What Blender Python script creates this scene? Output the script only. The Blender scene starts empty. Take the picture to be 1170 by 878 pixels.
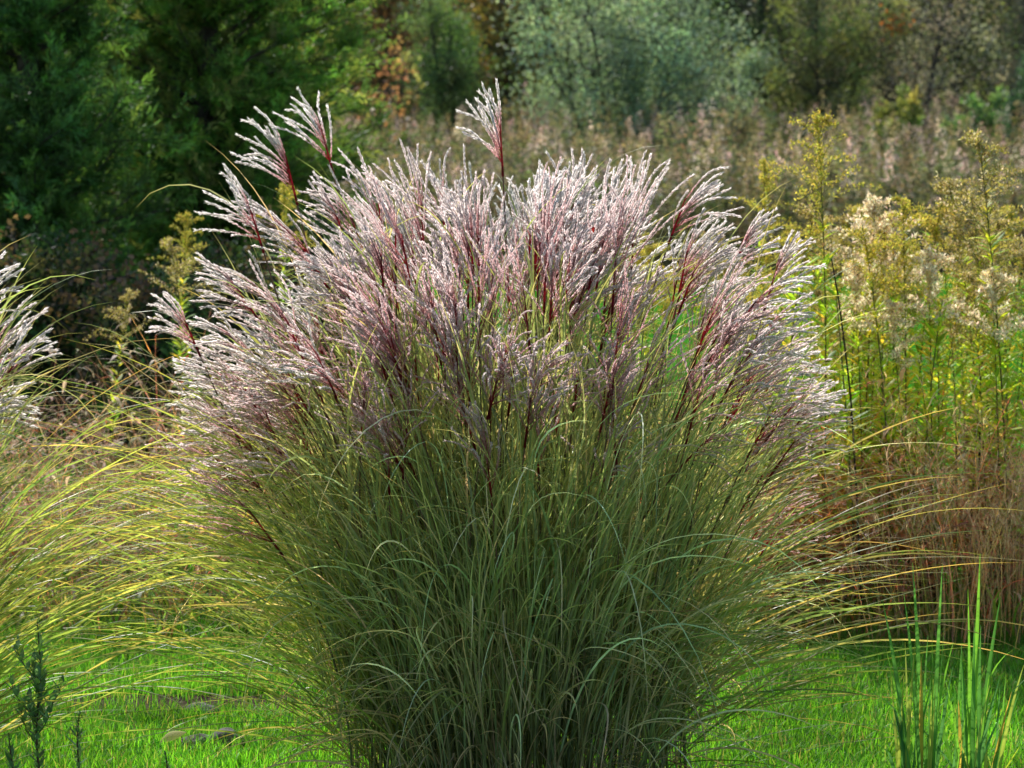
import bpy, math, random
import numpy as np
from mathutils import Vector
rng = np.random.default_rng(11)
random.seed(11)
R = math.radians
sc = bpy.context.scene
col = sc.collection

# ------------------------------------------------------------------ camera
FPX, CX, CY, CAMZ, PITCH = 3318.0, 585.0, 439.0, 2.0, R(5.64)
cd = bpy.data.cameras.new('camera'); cam = bpy.data.objects.new('camera', cd); col.objects.link(cam)
cam.location = (0, 0, CAMZ); cam.rotation_euler = (R(90) - PITCH, 0, 0)
cd.sensor_width = 36.0; cd.lens = 36.0 * FPX / 1170.0
cd.clip_start = 0.1; cd.clip_end = 1000
cd.dof.use_dof = True; cd.dof.focus_distance = 8.0; cd.dof.aperture_fstop = 7.1
sc.camera = cam

def at(px, py, Y):
    """world point at depth Y seen in the photograph at pixel px, py"""
    a, b = (px - CX) / FPX, (CY - py) / FPX
    d = np.array([a, math.cos(PITCH) + b * math.sin(PITCH), -math.sin(PITCH) + b * math.cos(PITCH)])
    return np.array([0, 0, CAMZ]) + d * (Y / d[1])

# ------------------------------------------------------------------ light
AZ, EL = R(-18), R(38)
S = Vector((math.sin(AZ) * math.cos(EL), math.cos(AZ) * math.cos(EL), math.sin(EL)))
w = bpy.data.worlds.new('World'); sc.world = w; w.use_nodes = True
nt = w.node_tree; bgn = nt.nodes['Background']
sky = nt.nodes.new('ShaderNodeTexSky'); sky.sky_type = 'NISHITA'; sky.sun_disc = False
sky.sun_elevation = EL; sky.sun_rotation = AZ % (2 * math.pi)
nt.links.new(sky.outputs[0], bgn.inputs[0]); bgn.inputs[1].default_value = 0.15
ld = bpy.data.lights.new('sun', 'SUN'); ld.energy = 5.0; ld.angle = R(0.5); ld.color = (1, 0.96, 0.90)
lo = bpy.data.objects.new('sun', ld); col.objects.link(lo); lo.location = (-20, 40, 40)
lo.rotation_euler = S.to_track_quat('Z', 'Y').to_euler()
sc.view_settings.view_transform = 'Standard'; sc.view_settings.look = 'None'
sc.view_settings.exposure = 0; sc.view_settings.gamma = 1
cy = sc.cycles
cy.max_bounces = 10; cy.diffuse_bounces = 8; cy.glossy_bounces = 2; cy.transmission_bounces = 3; cy.transparent_max_bounces = 4
cy.use_denoising = True

# ------------------------------------------------------------------ materials
def leaf_mat(name, trans=0.45, rough=0.5, tint=(1.25, 1.2, 0.6), spec=0.3, vscale=9.0, vamt=0.35, gain=1.0):
    m = bpy.data.materials.new(name); m.use_nodes = True
    n = m.node_tree.nodes; l = m.node_tree.links
    p = n['Principled BSDF']; out = n['Material Output']
    a = n.new('ShaderNodeAttribute'); a.attribute_name = 'Col'
    tc = n.new('ShaderNodeTexCoord'); nz = n.new('ShaderNodeTexNoise'); nz.inputs['Scale'].default_value = vscale
    nz.inputs['Detail'].default_value = 3
    l.new(tc.outputs['Object'], nz.inputs['Vector'])
    mr = n.new('ShaderNodeMapRange'); mr.inputs['From Min'].default_value = 0.3; mr.inputs['From Max'].default_value = 0.7
    mr.inputs['To Min'].default_value = (1 - vamt) * gain; mr.inputs['To Max'].default_value = (1 + vamt) * gain
    l.new(nz.outputs['Fac'], mr.inputs['Value'])
    mu = n.new('ShaderNodeVectorMath'); mu.operation = 'SCALE'
    l.new(a.outputs['Color'], mu.inputs[0]); l.new(mr.outputs[0], mu.inputs['Scale'])
    l.new(mu.outputs[0], p.inputs['Base Color'])
    p.inputs['Roughness'].default_value = rough; p.inputs['Specular IOR Level'].default_value = spec
    if trans > 0:
        t2 = n.new('ShaderNodeVectorMath'); t2.operation = 'MULTIPLY'; t2.inputs[1].default_value = tint
        l.new(mu.outputs[0], t2.inputs[0])
        tr = n.new('ShaderNodeBsdfTranslucent'); l.new(t2.outputs[0], tr.inputs['Color'])
        mx = n.new('ShaderNodeMixShader'); mx.inputs[0].default_value = trans
        l.new(p.outputs[0], mx.inputs[1]); l.new(tr.outputs[0], mx.inputs[2]); l.new(mx.outputs[0], out.inputs['Surface'])
    return m

M_BLADE = leaf_mat('grass_blade', 0.55, 0.4, (1.3, 1.25, 0.7), 0.45, gain=1.85)
M_PLUME = leaf_mat('plume_hair', 0.95, 0.4, (1.03, 1.01, 0.99), 0.6, 30, 0.06, gain=1.02)
M_CULM = leaf_mat('culm', 0.1, 0.5, (1, 1, .7), 0.3)
M_LAWN = leaf_mat('lawn_blade', 0.5, 0.5, (1.2, 1.25, 0.45), 0.25, 1.6, 0.4, gain=1.5)
M_LEAF = leaf_mat('weed_leaf', 0.62, 0.5, (1.3, 1.25, 0.6), 0.3, 5, 0.3, gain=2.0)
M_MEADOW = leaf_mat('meadow_weed', 0.4, 0.6, (1.12, 1.08, 0.8), 0.2, 0.6, 0.3, gain=2.2)
M_FLUFF = leaf_mat('flower_fluff', 0.6, 0.8, (1.1, 1.05, 0.8), 0.1, 25, 0.25, gain=1.5)
M_STEM = leaf_mat('weed_stem', 0.0, 0.7, spec=0.2, vscale=20)
M_DRY = leaf_mat('dry_weed', 0.5, 0.7, (1.1, 1.0, 0.8), 0.15, 6, 0.4, gain=2.1)
M_TREE = leaf_mat('tree_leaf', 0.45, 0.55, (1.2, 1.2, 0.6), 0.3, 1.2, 0.35, gain=2.7)
M_BARK = leaf_mat('bark', 0.0, 0.85, spec=0.1, vscale=14, vamt=0.5)
M_GLOSS = leaf_mat('shrub_leaf', 0.45, 0.32, (1.2, 1.25, 0.6), 0.5, gain=1.5)

def ground_mat(name, c1, c2, c3, s1=0.35, s2=9.0):
    m = bpy.data.materials.new(name); m.use_nodes = True
    n = m.node_tree.nodes; l = m.node_tree.links; p = n['Principled BSDF']
    tc = n.new('ShaderNodeTexCoord')
    def noise(s, d):
        z = n.new('ShaderNodeTexNoise'); z.inputs['Scale'].default_value = s; z.inputs['Detail'].default_value = d
        l.new(tc.outputs['Object'], z.inputs['Vector']); return z
    za, zb = noise(s1, 5), noise(s2, 8)
    r = n.new('ShaderNodeValToRGB'); r.color_ramp.elements[0].position = 0.35; r.color_ramp.elements[1].position = 0.65
    r.color_ramp.elements[0].color = (*c1, 1); r.color_ramp.elements[1].color = (*c2, 1)
    l.new(za.outputs['Fac'], r.inputs[0])
    mx = n.new('ShaderNodeMix'); mx.data_type = 'RGBA'; mx.inputs[7].default_value = (*c3, 1)
    rr = n.new('ShaderNodeMapRange'); rr.inputs['From Min'].default_value = 0.45; rr.inputs['From Max'].default_value = 0.75
    l.new(zb.outputs['Fac'], rr.inputs['Value']); l.new(rr.outputs[0], mx.inputs[0]); l.new(r.outputs[0], mx.inputs[6])
    l.new(mx.outputs[2], p.inputs['Base Color']); p.inputs['Roughness'].default_value = 0.9
    p.inputs['Specular IOR Level'].default_value = 0.0
    bp = n.new('ShaderNodeBump'); bp.inputs['Strength'].default_value = 0.6; bp.inputs['Distance'].default_value = 0.03
    l.new(zb.outputs['Fac'], bp.inputs['Height']); l.new(bp.outputs[0], p.inputs['Normal'])
    return m

# ------------------------------------------------------------------ mesh building
def nrm(v): return v / np.maximum(np.linalg.norm(v, axis=-1, keepdims=True), 1e-9)

class MB:
    def __init__(s): s.V, s.F, s.C, s.n = [], [], [], 0
    def add(s, V, F, C):
        V = np.asarray(V, float).reshape(-1, 3); C = np.broadcast_to(np.asarray(C, float), V.shape) if np.ndim(C) == 1 else np.asarray(C, float).reshape(-1, 3)
        s.V.append(V); s.F.append(np.asarray(F).reshape(-1, 4) + s.n); s.C.append(C); s.n += len(V)
    def merge(s, o):
        for V, C in zip(o.V, o.C): pass
        if o.n: s.add(np.concatenate(o.V), np.concatenate(o.F), np.concatenate(o.C))
    def mesh(s, name, mat):
        V, F, C = np.concatenate(s.V), np.concatenate(s.F), np.concatenate(s.C)
        me = bpy.data.meshes.new(name)
        me.vertices.add(len(V)); me.vertices.foreach_set('co', V.astype(np.float32).ravel())
        me.loops.add(F.size); me.loops.foreach_set('vertex_index', F.astype(np.int32).ravel())
        me.polygons.add(len(F)); me.polygons.foreach_set('loop_start', np.arange(0, F.size, 4, dtype=np.int32))
        me.polygons.foreach_set('use_smooth', np.ones(len(F), bool))
        at_ = me.color_attributes.new('Col', 'FLOAT_COLOR', 'POINT')
        at_.data.foreach_set('color', np.c_[np.clip(C, 0, 1), np.ones(len(C))].astype(np.float32).ravel())
        me.update(calc_edges=True); me.materials.append(mat)
        return me
    def build(s, name, mat, parent=None, origin=None):
        if origin is not None: s.V = [v - np.asarray(origin, float) for v in s.V]
        o = bpy.data.objects.new(name, s.mesh(name, mat)); col.objects.link(o)
        if parent is not None: o.parent = parent
        return o

def tag(o, label=None, cat=None, group=None, kind=None):
    for k, v in (('label', label), ('category', cat), ('group', group), ('kind', kind)):
        if v: o[k] = v
    return o
def empty(name, loc, label=None, cat=None, group=None, rz=0):
    o = bpy.data.objects.new(name, None); col.objects.link(o); o.location = loc; o.rotation_euler = (0, 0, rz)
    o.empty_display_size = 0.1
    return tag(o, label, cat, group)
def copy_tree(o, parent=None):
    c = o.copy(); col.objects.link(c); c.parent = parent
    for ch in [x for x in o.children]: copy_tree(ch, c)
    return c

def strips(mb, P, W, Sd, C, fold=0.35, mid=None):
    """P (B,N,3) centre lines, W (B,N) half widths, Sd (B,N,3) side vectors, C (B,N,3); two quads across when mid is given"""
    B, N = P.shape[:2]
    T = nrm(np.gradient(P, axis=1)); Nn = np.cross(Sd, T)
    L = P - Sd * W[..., None] + Nn * (W * fold)[..., None]; Rr = P + Sd * W[..., None] + Nn * (W * fold)[..., None]
    if mid is None:
        V = np.stack([L, Rr], 2); k = 2; CC = np.stack([C, C], 2)
    else:
        V = np.stack([L, P, Rr], 2); k = 3; CC = np.stack([C, mid, C], 2)
    idx = np.arange(B * N * k).reshape(B, N, k)
    F = [np.stack([idx[:, :-1, j], idx[:, :-1, j + 1], idx[:, 1:, j + 1], idx[:, 1:, j]], -1).reshape(-1, 4) for j in range(k - 1)]
    mb.add(V.reshape(-1, 3), np.concatenate(F), CC.reshape(-1, 3))

def tubes(mb, P, Rd, C, k=4):
    B, N = P.shape[:2]
    T = nrm(np.gradient(P, axis=1))
    ref = np.where(np.abs(T[..., 2:3]) > 0.9, np.array([1., 0, 0]), np.array([0, 0, 1.]))
    U = nrm(np.cross(T, ref)); Vv = np.cross(T, U)
    an = np.arange(k) * 2 * np.pi / k
    V = P[:, :, None] + Rd[:, :, None, None] * (np.cos(an)[None, None, :, None] * U[:, :, None] + np.sin(an)[None, None, :, None] * Vv[:, :, None])
    idx = np.arange(B * N * k).reshape(B, N, k); nx = np.roll(idx, -1, 2)
    F = np.stack([idx[:, :-1], nx[:, :-1], nx[:, 1:], idx[:, 1:]], -1)
    mb.add(V.reshape(-1, 3), F, np.repeat(C[:, :, None], k, 2).reshape(-1, 3))

def leaves(mb, p, d, L, W, C, nrmdir=None):
    """diamond leaves: p, d (M,3), L, W (M,)"""
    M = len(p)
    if M == 0: return
    r = rng.normal(size=(M, 3)) if nrmdir is None else nrmdir
    s = nrm(np.cross(d, r))
    m = p + d * (L * 0.42)[:, None]
    up = np.cross(s, d) * (L * 0.06)[:, None]
    V = np.stack([p, m - s * W[:, None] + up, p + d * L[:, None], m + s * W[:, None] + up], 1)
    mb.add(V, np.arange(4 * M).reshape(M, 4), np.repeat(np.asarray(C), 4, 0) if np.ndim(C) == 2 else C)

def arcs(p0, phi, a0, a1, pw, L, N=12, wob=0.0):
    """curves that leave p0 at angle a0 from the vertical and end at angle a1, towards azimuth phi"""
    B = len(phi); t = np.linspace(0, 1, N)[None]
    a = a0[:, None] + (a1 - a0)[:, None] * t ** pw[:, None]
    ph = phi[:, None] + wob * rng.normal(size=(B, 1)) * t + wob * 0.5 * rng.normal(size=(B, 1)) * np.sin(t * 5)
    D = np.stack([np.sin(a) * np.cos(ph), np.sin(a) * np.sin(ph), np.cos(a)], -1)
    ds = (L / (N - 1))[:, None, None]
    P = p0[:, None] + np.concatenate([np.zeros((B, 1, 3)), np.cumsum((D[:, :-1] + D[:, 1:]) / 2 * ds, 1)], 1)
    side = np.stack([-np.sin(ph), np.cos(ph), 0 * ph], -1)
    return P, D, side

def U(a, b, n): return rng.uniform(a, b, n)
def jit(c, n, s=0.18, h=0.06):
    c = np.asarray(c, float)
    return np.clip(c * (1 + rng.normal(size=(n, 1)) * s) * (1 + rng.normal(size=(n, 3)) * h), 0.004, 1)
def mixc(cols, n, wts=None):
    cols = np.asarray(cols, float); k = rng.choice(len(cols), n, p=wts)
    return jit(cols[k], n)

# ------------------------------------------------------------------ ornamental grass
def blade_set(mb, P, side, width, base, tip, midc, t_tip=0.8):
    """grass blades: tapering strips with a pale midrib; base/tip colours (B,3)"""
    B, N = P.shape[:2]; t = np.linspace(0, 1, N)
    prof = np.minimum(1, 0.55 + t * 2.2) * (1 - t ** 2.6) + 0.02
    tw = rng.normal(size=(B, 1)) * 0.5 + rng.normal(size=(B, 1)) * 1.1 * t[None]
    T = nrm(np.gradient(P, axis=1)); up = np.cross(side, T)
    Sd = nrm(side * np.cos(tw)[..., None] + up * np.sin(tw)[..., None])
    inner_shade = np.clip(0.30 + P[..., 2:3] / 0.85, 0, 1)  # shade inside the clump painted in: blade colour darkens towards the ground
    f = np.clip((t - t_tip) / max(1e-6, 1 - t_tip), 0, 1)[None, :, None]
    C = (base[:, None] * (1 - f) + tip[:, None] * f) * inner_shade
    strips(mb, P, width[:, None] * prof[None], Sd, C, 0.3, C * 0.55 + np.asarray(midc)[:, None] * 0.45 * 1.0)

def plume(top, tan, out, length, age_glow, nR, spread):
    """one seed plume in world coordinates: purple rachis, many silky racemes"""
    mb = MB()
    t = nrm(tan); o = nrm(out - t * np.dot(out, t)); b = np.cross(t, o)
    rl = length * 0.42
    s = np.sort(rng.beta(1.1, 1.2, nR)) * rl
    f = s / rl
    al = (R(30) * (1 - f) + R(7)) * spread * (0.75 + 0.5 * rng.random(nR))
    be = rng.normal(size=nR) * 0.95
    d = t[None] * np.cos(al)[:, None] + (o[None] * np.cos(be)[:, None] + b[None] * np.sin(be)[:, None]) * np.sin(al)[:, None]
    L = length * (0.80 - 0.22 * f) * (0.75 + 0.35 * rng.random(nR))
    N = 10; tt = np.linspace(0, 1, N)
    P = np.zeros((nR, N, 3)); P[:, 0] = top[None] + t[None] * s[:, None]
    cur = (0.32 + 0.35 * rng.random(nR)) * spread; gr = 0.10 + 0.35 * rng.random(nR) * spread
    kink = rng.normal(size=(nR, 3)) * 0.20; wv = rng.normal(size=(nR, 3)) * 0.16; wp = U(0, 6.28, nR)[:, None]
    for i in range(1, N):
        dd = nrm(d + (o[None] * cur[:, None] * 0.6 + np.array([0, 0, -1.]) * gr[:, None] * 0.9 + kink) * tt[i] ** 1.3 + wv * np.sin(tt[i] * 5.5 + wp) * tt[i])
        P[:, i] = P[:, i - 1] + dd * (L / (N - 1))[:, None]
    pur = np.array([0.50, 0.10, 0.135]); pink = np.array([0.78, 0.42, 0.43]); cream = np.array([0.90, 0.82, 0.80])
    g = np.clip(tt * 1.3 - 0.12, 0, 1)[:, None]
    cc = pur * (1 - g) + (pink * (1 - age_glow) + cream * age_glow * 0.85 + pink * age_glow * 0.15) * g
    C = np.broadcast_to(cc[None], (nR, N, 3)) * (0.85 + 0.3 * rng.random((nR, 1, 1)))
    tubes(mb, P, np.broadcast_to(np.linspace(0.0011, 0.0005, N), (nR, N)), C, 3)
    rp = top[None, None] + t[None, None] * (np.linspace(-0.03, rl, 5))[None, :, None]
    tubes(mb, rp, np.linspace(0.0036, 0.0016, 5)[None], np.broadcast_to(pur * 0.9, (1, 5, 3)), 4)
    # spikelets with silky hairs
    ns = max(10, int(length * 0.7 / 0.0043)); q = np.linspace(0.10, 1, ns)
    fi = q * (N - 1); i0 = np.minimum(fi.astype(int), N - 2); fr = (fi - i0)[None, :, None]
    pp = P[:, i0] * (1 - fr) + P[:, i0 + 1] * fr; dd = nrm(P[:, i0 + 1] - P[:, i0])
    pp = pp.reshape(-1, 3); dd = dd.reshape(-1, 3); M = len(pp)
    qq = np.tile(q, nR)
    rad = nrm(np.cross(dd, rng.normal(size=(M, 3))))
    sd = nrm(dd + rad * 0.3)
    gq = (np.clip(qq * (1.0 + 1.1 * age_glow) - 0.12, 0, 1) * (0.45 + 0.55 * age_glow))[:, None]
    sc_ = (pur * 1.25) * (1 - gq) + (pink * (0.6 - 0.6 * age_glow) + cream * (0.4 + 0.6 * age_glow)) * gq
    leaves(mb, pp, sd, U(.0045, .0065, M), U(.0004, .0007, M), jit(sc_, M, 0.12, 0.03))
    for k in range(5):
        rad = nrm(np.cross(dd, rng.normal(size=(M, 3))))
        hd = nrm(dd + rad * U(0.2, 0.5, M)[:, None])
        hl = (0.0040 + 0.0066 * np.clip(qq * 1.5, 0, 1)) * (0.45 + 0.7 * age_glow) * U(.7, 1.3, M)
        hc = np.array([0.92, 0.47, 0.48]) * (1 - gq) + (np.array([0.99, 0.945, 0.925])) * gq
        leaves(mb, pp, hd, hl, U(.0009, .00135, M) * (0.68 + 0.68 * age_glow), hc)
    return mb

def bez(p0, p1, p2, N):
    t = np.linspace(0, 1, N)[:, None]
    return p0 * (1 - t) ** 2 + 2 * p1 * t * (1 - t) + p2 * t ** 2

def ornamental_grass(c, label, tops, plumes_n, blades_n, arch, explicit=(), group=None, keep=100, front=0.4, Rb=0.60, skirt=0, frontp=0, crown=None):
    c = np.array([c[0], c[1], 0.0])
    root = empty('ornamental_grass', tuple(c), label, 'ornamental grass', group)
    # ---- culm list: (base, top, tangent, carries a plume?, length, ripeness with painted rim glow, spread)
    cul = []
    for (tp, tipdir, ln, ag_glow, sp) in explicit:
        tp = np.asarray(tp) - c; td = nrm(np.asarray(tipdir, float))
        ph = math.atan2(tp[1], tp[0]); r = np.hypot(tp[0], tp[1])
        bs = np.array([r * 0.3 * math.cos(ph), r * 0.3 * math.sin(ph), 0])
        cul.append((bs, tp, td, ln, ag_glow, sp))
    n = 0; us = rng.permutation(40); tufts = [((k + rng.random()) * 2 * math.pi / 40, (us[k] + rng.random()) / 40, rng.normal() * 0.06) for k in range(40)]
    while n < plumes_n:
        tu = tufts[int(rng.integers(len(tufts)))]; ph = tu[0] + rng.normal() * 0.17; u = min(1.0, abs(tu[1] + rng.normal() * 0.07))
        r = tops['r'] * u ** 0.55
        if math.sin(ph) < -0.25 and r > 0.45 and rng.random() > front: continue
        rr = r / tops['r']
        z = tops['z'] - tops['drop'] * rr ** 2.2 - rng.random() ** 1.6 * (0.22 + 0.62 * max(0, rr - 0.68) / 0.32)
        if math.sin(ph) < -0.25: z = max(z - 0.12 * rng.random(), 1.0 + 0.1 * rng.random())
        if n < skirt and n % 2 == 0:
            ph = rng.choice([0.0, math.pi]) + rng.normal() * 0.5; r = tops['r'] * rng.uniform(.72, .98); rr = 1.0; z = rng.uniform(0.68, 1.2) + 0.22 * (math.cos(ph) > 0)
        z += tu[2]; r *= rng.uniform(0.92, 1.05)
        tp = np.array([r * math.cos(ph), r * math.sin(ph), z])
        bs = np.array([r * Rb * math.cos(ph), r * Rb * math.sin(ph), 0]) + np.append(rng.normal(size=2) * 0.05, 0)
        lean = 0.06 + 0.44 * rr ** 1.6 + 0.22 * max(0, 1.3 - z) * rr + rng.normal() * 0.09
        td = nrm(np.array([math.cos(ph) * math.sin(lean), math.sin(ph) * math.sin(lean), math.cos(lean)]) + rng.normal(size=3) * 0.05)
        ln = rng.uniform(0.25, 0.36)
        if crown is not None:                                  # ragged outline: keep each head under the crown's own profile
            tip = tp + td * ln * 0.95; lim = np.interp(tip[0], crown[0], crown[1]) - abs(rng.normal()) * 0.05
            if tip[2] > lim: tp[2] -= tip[2] - lim
            if tip[0] > 0.90: tp[0] -= tip[0] - 0.90; bs[0] -= 0.5 * (tip[0] - 0.90)
        cul.append((bs, tp, td, ln, np.clip(rng.normal(0.78, 0.13) + 0.35 * rr + 0.2 * math.sin(ph) + 1.2 * (z - 1.45), 0.1, 1), rng.uniform(0.6, 1.05) + 0.25 * rr))  # paler at rim, top and back: backlit glow painted in through ripeness
        n += 1
    for k in range(frontp):
        ph = -math.pi / 2 + rng.normal() * 0.75; r = tops['r'] * rng.uniform(.45, .82); z = rng.uniform(.95, 1.28)
        tp = np.array([r * math.cos(ph), r * math.sin(ph), z]); bs = np.array([tp[0] * .6, tp[1] * .6, 0]); lean = rng.uniform(.15, .5)
        phl = ph + rng.normal() * .6
        td = np.array([math.cos(phl) * math.sin(lean), math.sin(phl) * math.sin(lean), math.cos(lean)])
        cul.append((bs, tp, td, rng.uniform(.24, .36), rng.uniform(.25, .7), rng.uniform(.6, 1.25)))
    NC = 14
    paths = []
    for (bs, tp, td, *_ ) in cul:
        k = np.linalg.norm(tp - bs) * 0.5
        paths.append(bez(bs, tp - td * k, tp, NC))
    paths = np.array(paths)
    order = sorted(range(len(cul)), key=lambda i: (0 if i < len(explicit) else 1, cul[i][1][1] - 0.9 * abs(cul[i][1][0]) - 0.5 * cul[i][1][2]))
    rest, reststem = MB(), MB()
    stemc = lambda m: np.stack([np.linspace(a, b, NC) for a, b in zip((0.10, 0.15, 0.05), (0.20, 0.09, 0.07))], -1)[None] * np.ones((m, 1, 1))
    for j, i in enumerate(order):
        bs, tp, td, ln, ag_glow, sp = cul[i]
        hor = np.array([tp[0], tp[1], 0.0])
        if np.linalg.norm(hor) < 0.15: hor = np.array([rng.normal(), rng.normal() * 0.4, 0])
        out = nrm(hor) * 0.8 + np.array([td[0], td[1], 0]) * 1.2 + np.append(rng.normal(size=2) * 0.25, 0)
        pm = plume(tp, td, out, ln, ag_glow, int(rng.integers(10, 18)), sp)
        sm = MB(); tubes(sm, paths[i:i + 1], np.linspace(0.0033, 0.0020, NC)[None], stemc(1), 5)
        if j < keep:
            po = pm.build('plume', M_PLUME, root)
            sm.build('stalk', M_CULM, po)
        else:
            rest.merge(pm); reststem.merge(sm)
    if rest.n:
        o = rest.build('plume', M_PLUME, root); o['kind'] = 'stuff'
        o2 = reststem.build('stalk', M_CULM, o); o2['kind'] = 'stuff'
    # ---- leaves
    fol = MB()
    # (a) leaves from the culms: start along a culm, follow it, then arch away
    n = blades_n
    ci = rng.integers(0, len(paths), n); ti = (rng.random(n) ** 1.05 * 0.80 + 0.02) * (NC - 1)
    i0 = ti.astype(int); fr = (ti - i0)[:, None]
    p0 = paths[ci, i0] * (1 - fr) + paths[ci, i0 + 1] * fr
    p0 = p0 + np.c_[rng.normal(size=(n, 2)) * 0.05, np.zeros(n)]
    tg = nrm(paths[ci, i0 + 1] - paths[ci, i0])
    phc = np.arctan2(tg[:, 1], tg[:, 0]); a_c = np.arccos(np.clip(tg[:, 2], -1, 1))
    phi = np.where(rng.random(n) < 0.62, phc + rng.normal(size=n) * 0.7, U(0, 2 * np.pi, n))
    a0 = a_c * 0.7 + np.abs(rng.normal(size=n)) * R(7)
    a1 = a0 + R(18) + rng.gamma(2.0, R(26), n)
    a1 = np.minimum(a1, R(165))
    L = U(0.4, 0.95, n) * (1 - 0.25 * (ti / (NC - 1)))
    P, D, sd = arcs(p0, phi, a0, a1, U(1.3, 2.6, n), L, 12, 0.25)
    P[..., 2] = np.maximum(P[..., 2], 0.015)
    base = 1.2 * mixc([(0.140, 0.165, 0.072), (0.165, 0.182, 0.074), (0.125, 0.145, 0.075), (0.21, 0.205, 0.088), (0.29, 0.235, 0.155)], n, [.34, .28, .2, .12, .06])
    tip = np.where(rng.random((n, 1)) < 0.3, jit((0.34, 0.27, 0.13), n), base * np.array([1.35, 1.2, 0.9]))
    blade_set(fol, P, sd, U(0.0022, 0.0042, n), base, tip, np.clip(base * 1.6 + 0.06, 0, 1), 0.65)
    # (b) long arching leaves around the outside
    for (phm, phs, n, lo_, hi_, a0r, a1r, cols, wts) in arch:
        phi = phm + rng.normal(size=n) * phs
        r0 = U(0.16, tops['r'] * 0.62, n)
        p0 = np.stack([r0 * np.cos(phi), r0 * np.sin(phi), U(0.02, 0.5, n) if n != 130 else U(0.0, 0.85, n)], -1)
        a0 = R(1) * U(*a0r, n); a1 = np.maximum(a0 + R(10), R(1) * U(*a1r, n))
        P, D, sd = arcs(p0, phi, a0, a1, U(0.9, 1.9, n), U(lo_, hi_, n), 16, 0.16 if abs(phm + BK) > .1 else 0.42)
        P[..., 2] = np.maximum(P[..., 2], 0.012 + 0.02 * rng.random((n, 1)))
        base = mixc(cols, n, wts)
        tip = np.where(rng.random((n, 1)) < 0.2, jit((0.42, 0.24, 0.08), n), base * np.array([1.3, 1.1, 0.8]))
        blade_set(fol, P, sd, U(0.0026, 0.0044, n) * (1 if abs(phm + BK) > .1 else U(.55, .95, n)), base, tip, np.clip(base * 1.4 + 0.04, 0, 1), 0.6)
    fol.build('foliage', M_BLADE, root)
    return root, paths

# main clump -------------------------------------------------------
YC = 8.2
GREENS = [(0.19, 0.25, 0.06), (0.25, 0.28, 0.07), (0.13, 0.20, 0.055), (0.34, 0.28, 0.09)]
ex = []
def px_plume(bx, by, tx, ty, dy, ln=None, age_glow=0.9, sp=1.0):
    a, b = at(bx, by, YC + dy), at(tx, ty, YC + dy)
    ex.append((a, (b - a) * 0.75 + np.array([0, 0, 0.06]), ln or np.linalg.norm(b - a) * 1.02, age_glow, sp))
px_plume(298, 278, 262, 192, 0.10, age_glow=1.0, sp=1.1); px_plume(337, 223, 306, 122, 0.22, age_glow=1.0, sp=1.1); px_plume(378, 188, 346, 98, 0.30, age_glow=1.0, sp=1.1)
px_plume(574, 190, 568, 110, 0.05, 0.25, 1.0, 0.75); px_plume(290, 358, 226, 296, -0.12); px_plume(224, 396, 182, 330, -0.02)
px_plume(768, 268, 806, 196, 0.1, 0.26); px_plume(902, 498, 958, 448, 0.05, 0.19, 0.9, 0.9); px_plume(838, 312, 866, 250, 0.12, 0.22)
px_plume(876, 345, 906, 275, 0.05, 0.24); px_plume(392, 268, 362, 216, 0.2, 0.19)
px_plume(622, 345, 628, 205, -0.35, 0.40, 0.45, 0.75); px_plume(548, 400, 545, 255, -0.42, 0.38, 0.3, 0.75); px_plume(700, 350, 712, 165, -0.2, 0.42, 0.55, 0.7)
px_plume(470, 330, 440, 200, -0.25, 0.36, 0.6, 0.85); px_plume(484, 300, 478, 145, 0.1, 0.36, 0.8, 0.7); px_plume(722, 300, 728, 150, 0.15, 0.36, 0.85, 0.7)
px_plume(650, 300, 655, 165, 0.2, 0.33, 0.85, 0.7); px_plume(540, 300, 528, 165, 0.15, 0.33, 0.9, 0.75); px_plume(690, 300, 684, 150, 0.3, 0.35, 0.9, 0.7)
px_plume(790, 420, 850, 300, -0.3, 0.38, 0.5, 0.85); px_plume(830, 480, 900, 370, -0.2, 0.36, 0.55, 0.85); px_plume(350, 420, 300, 330, -0.35, 0.32, 0.7, 1.0)
for (bx, by, tx, ty, dy) in [(372, 325, 318, 262, .15), (420, 300, 386, 236, .2), (438, 280, 424, 190, .25), (330, 372, 262, 318, .05), (300, 420, 226, 372, 0), (292, 470, 222, 425, .05),
                             (300, 520, 236, 480, .1), (318, 580, 255, 548, .05), (508, 270, 500, 160, .2), (408, 350, 352, 290, -.1), (452, 300, 452, 195, .1), (605, 290, 610, 170, .25), (360, 300, 305, 268, .3)]:
    px_plume(bx, by, tx, ty, dy, age_glow=rng.uniform(.85, 1), sp=rng.uniform(.8, 1.1), ln=rng.uniform(.24, .33))
px_plume(700, 440, 716, 330, -0.55, 0.33, 0.15, 0.75); px_plume(605, 395, 590, 285, -0.5, 0.33, 0.25, 0.7); px_plume(455, 420, 405, 320, -0.5, 0.34, 0.3, 0.9)
RT, LT, BK = 0.0, math.pi, math.pi / 2
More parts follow.
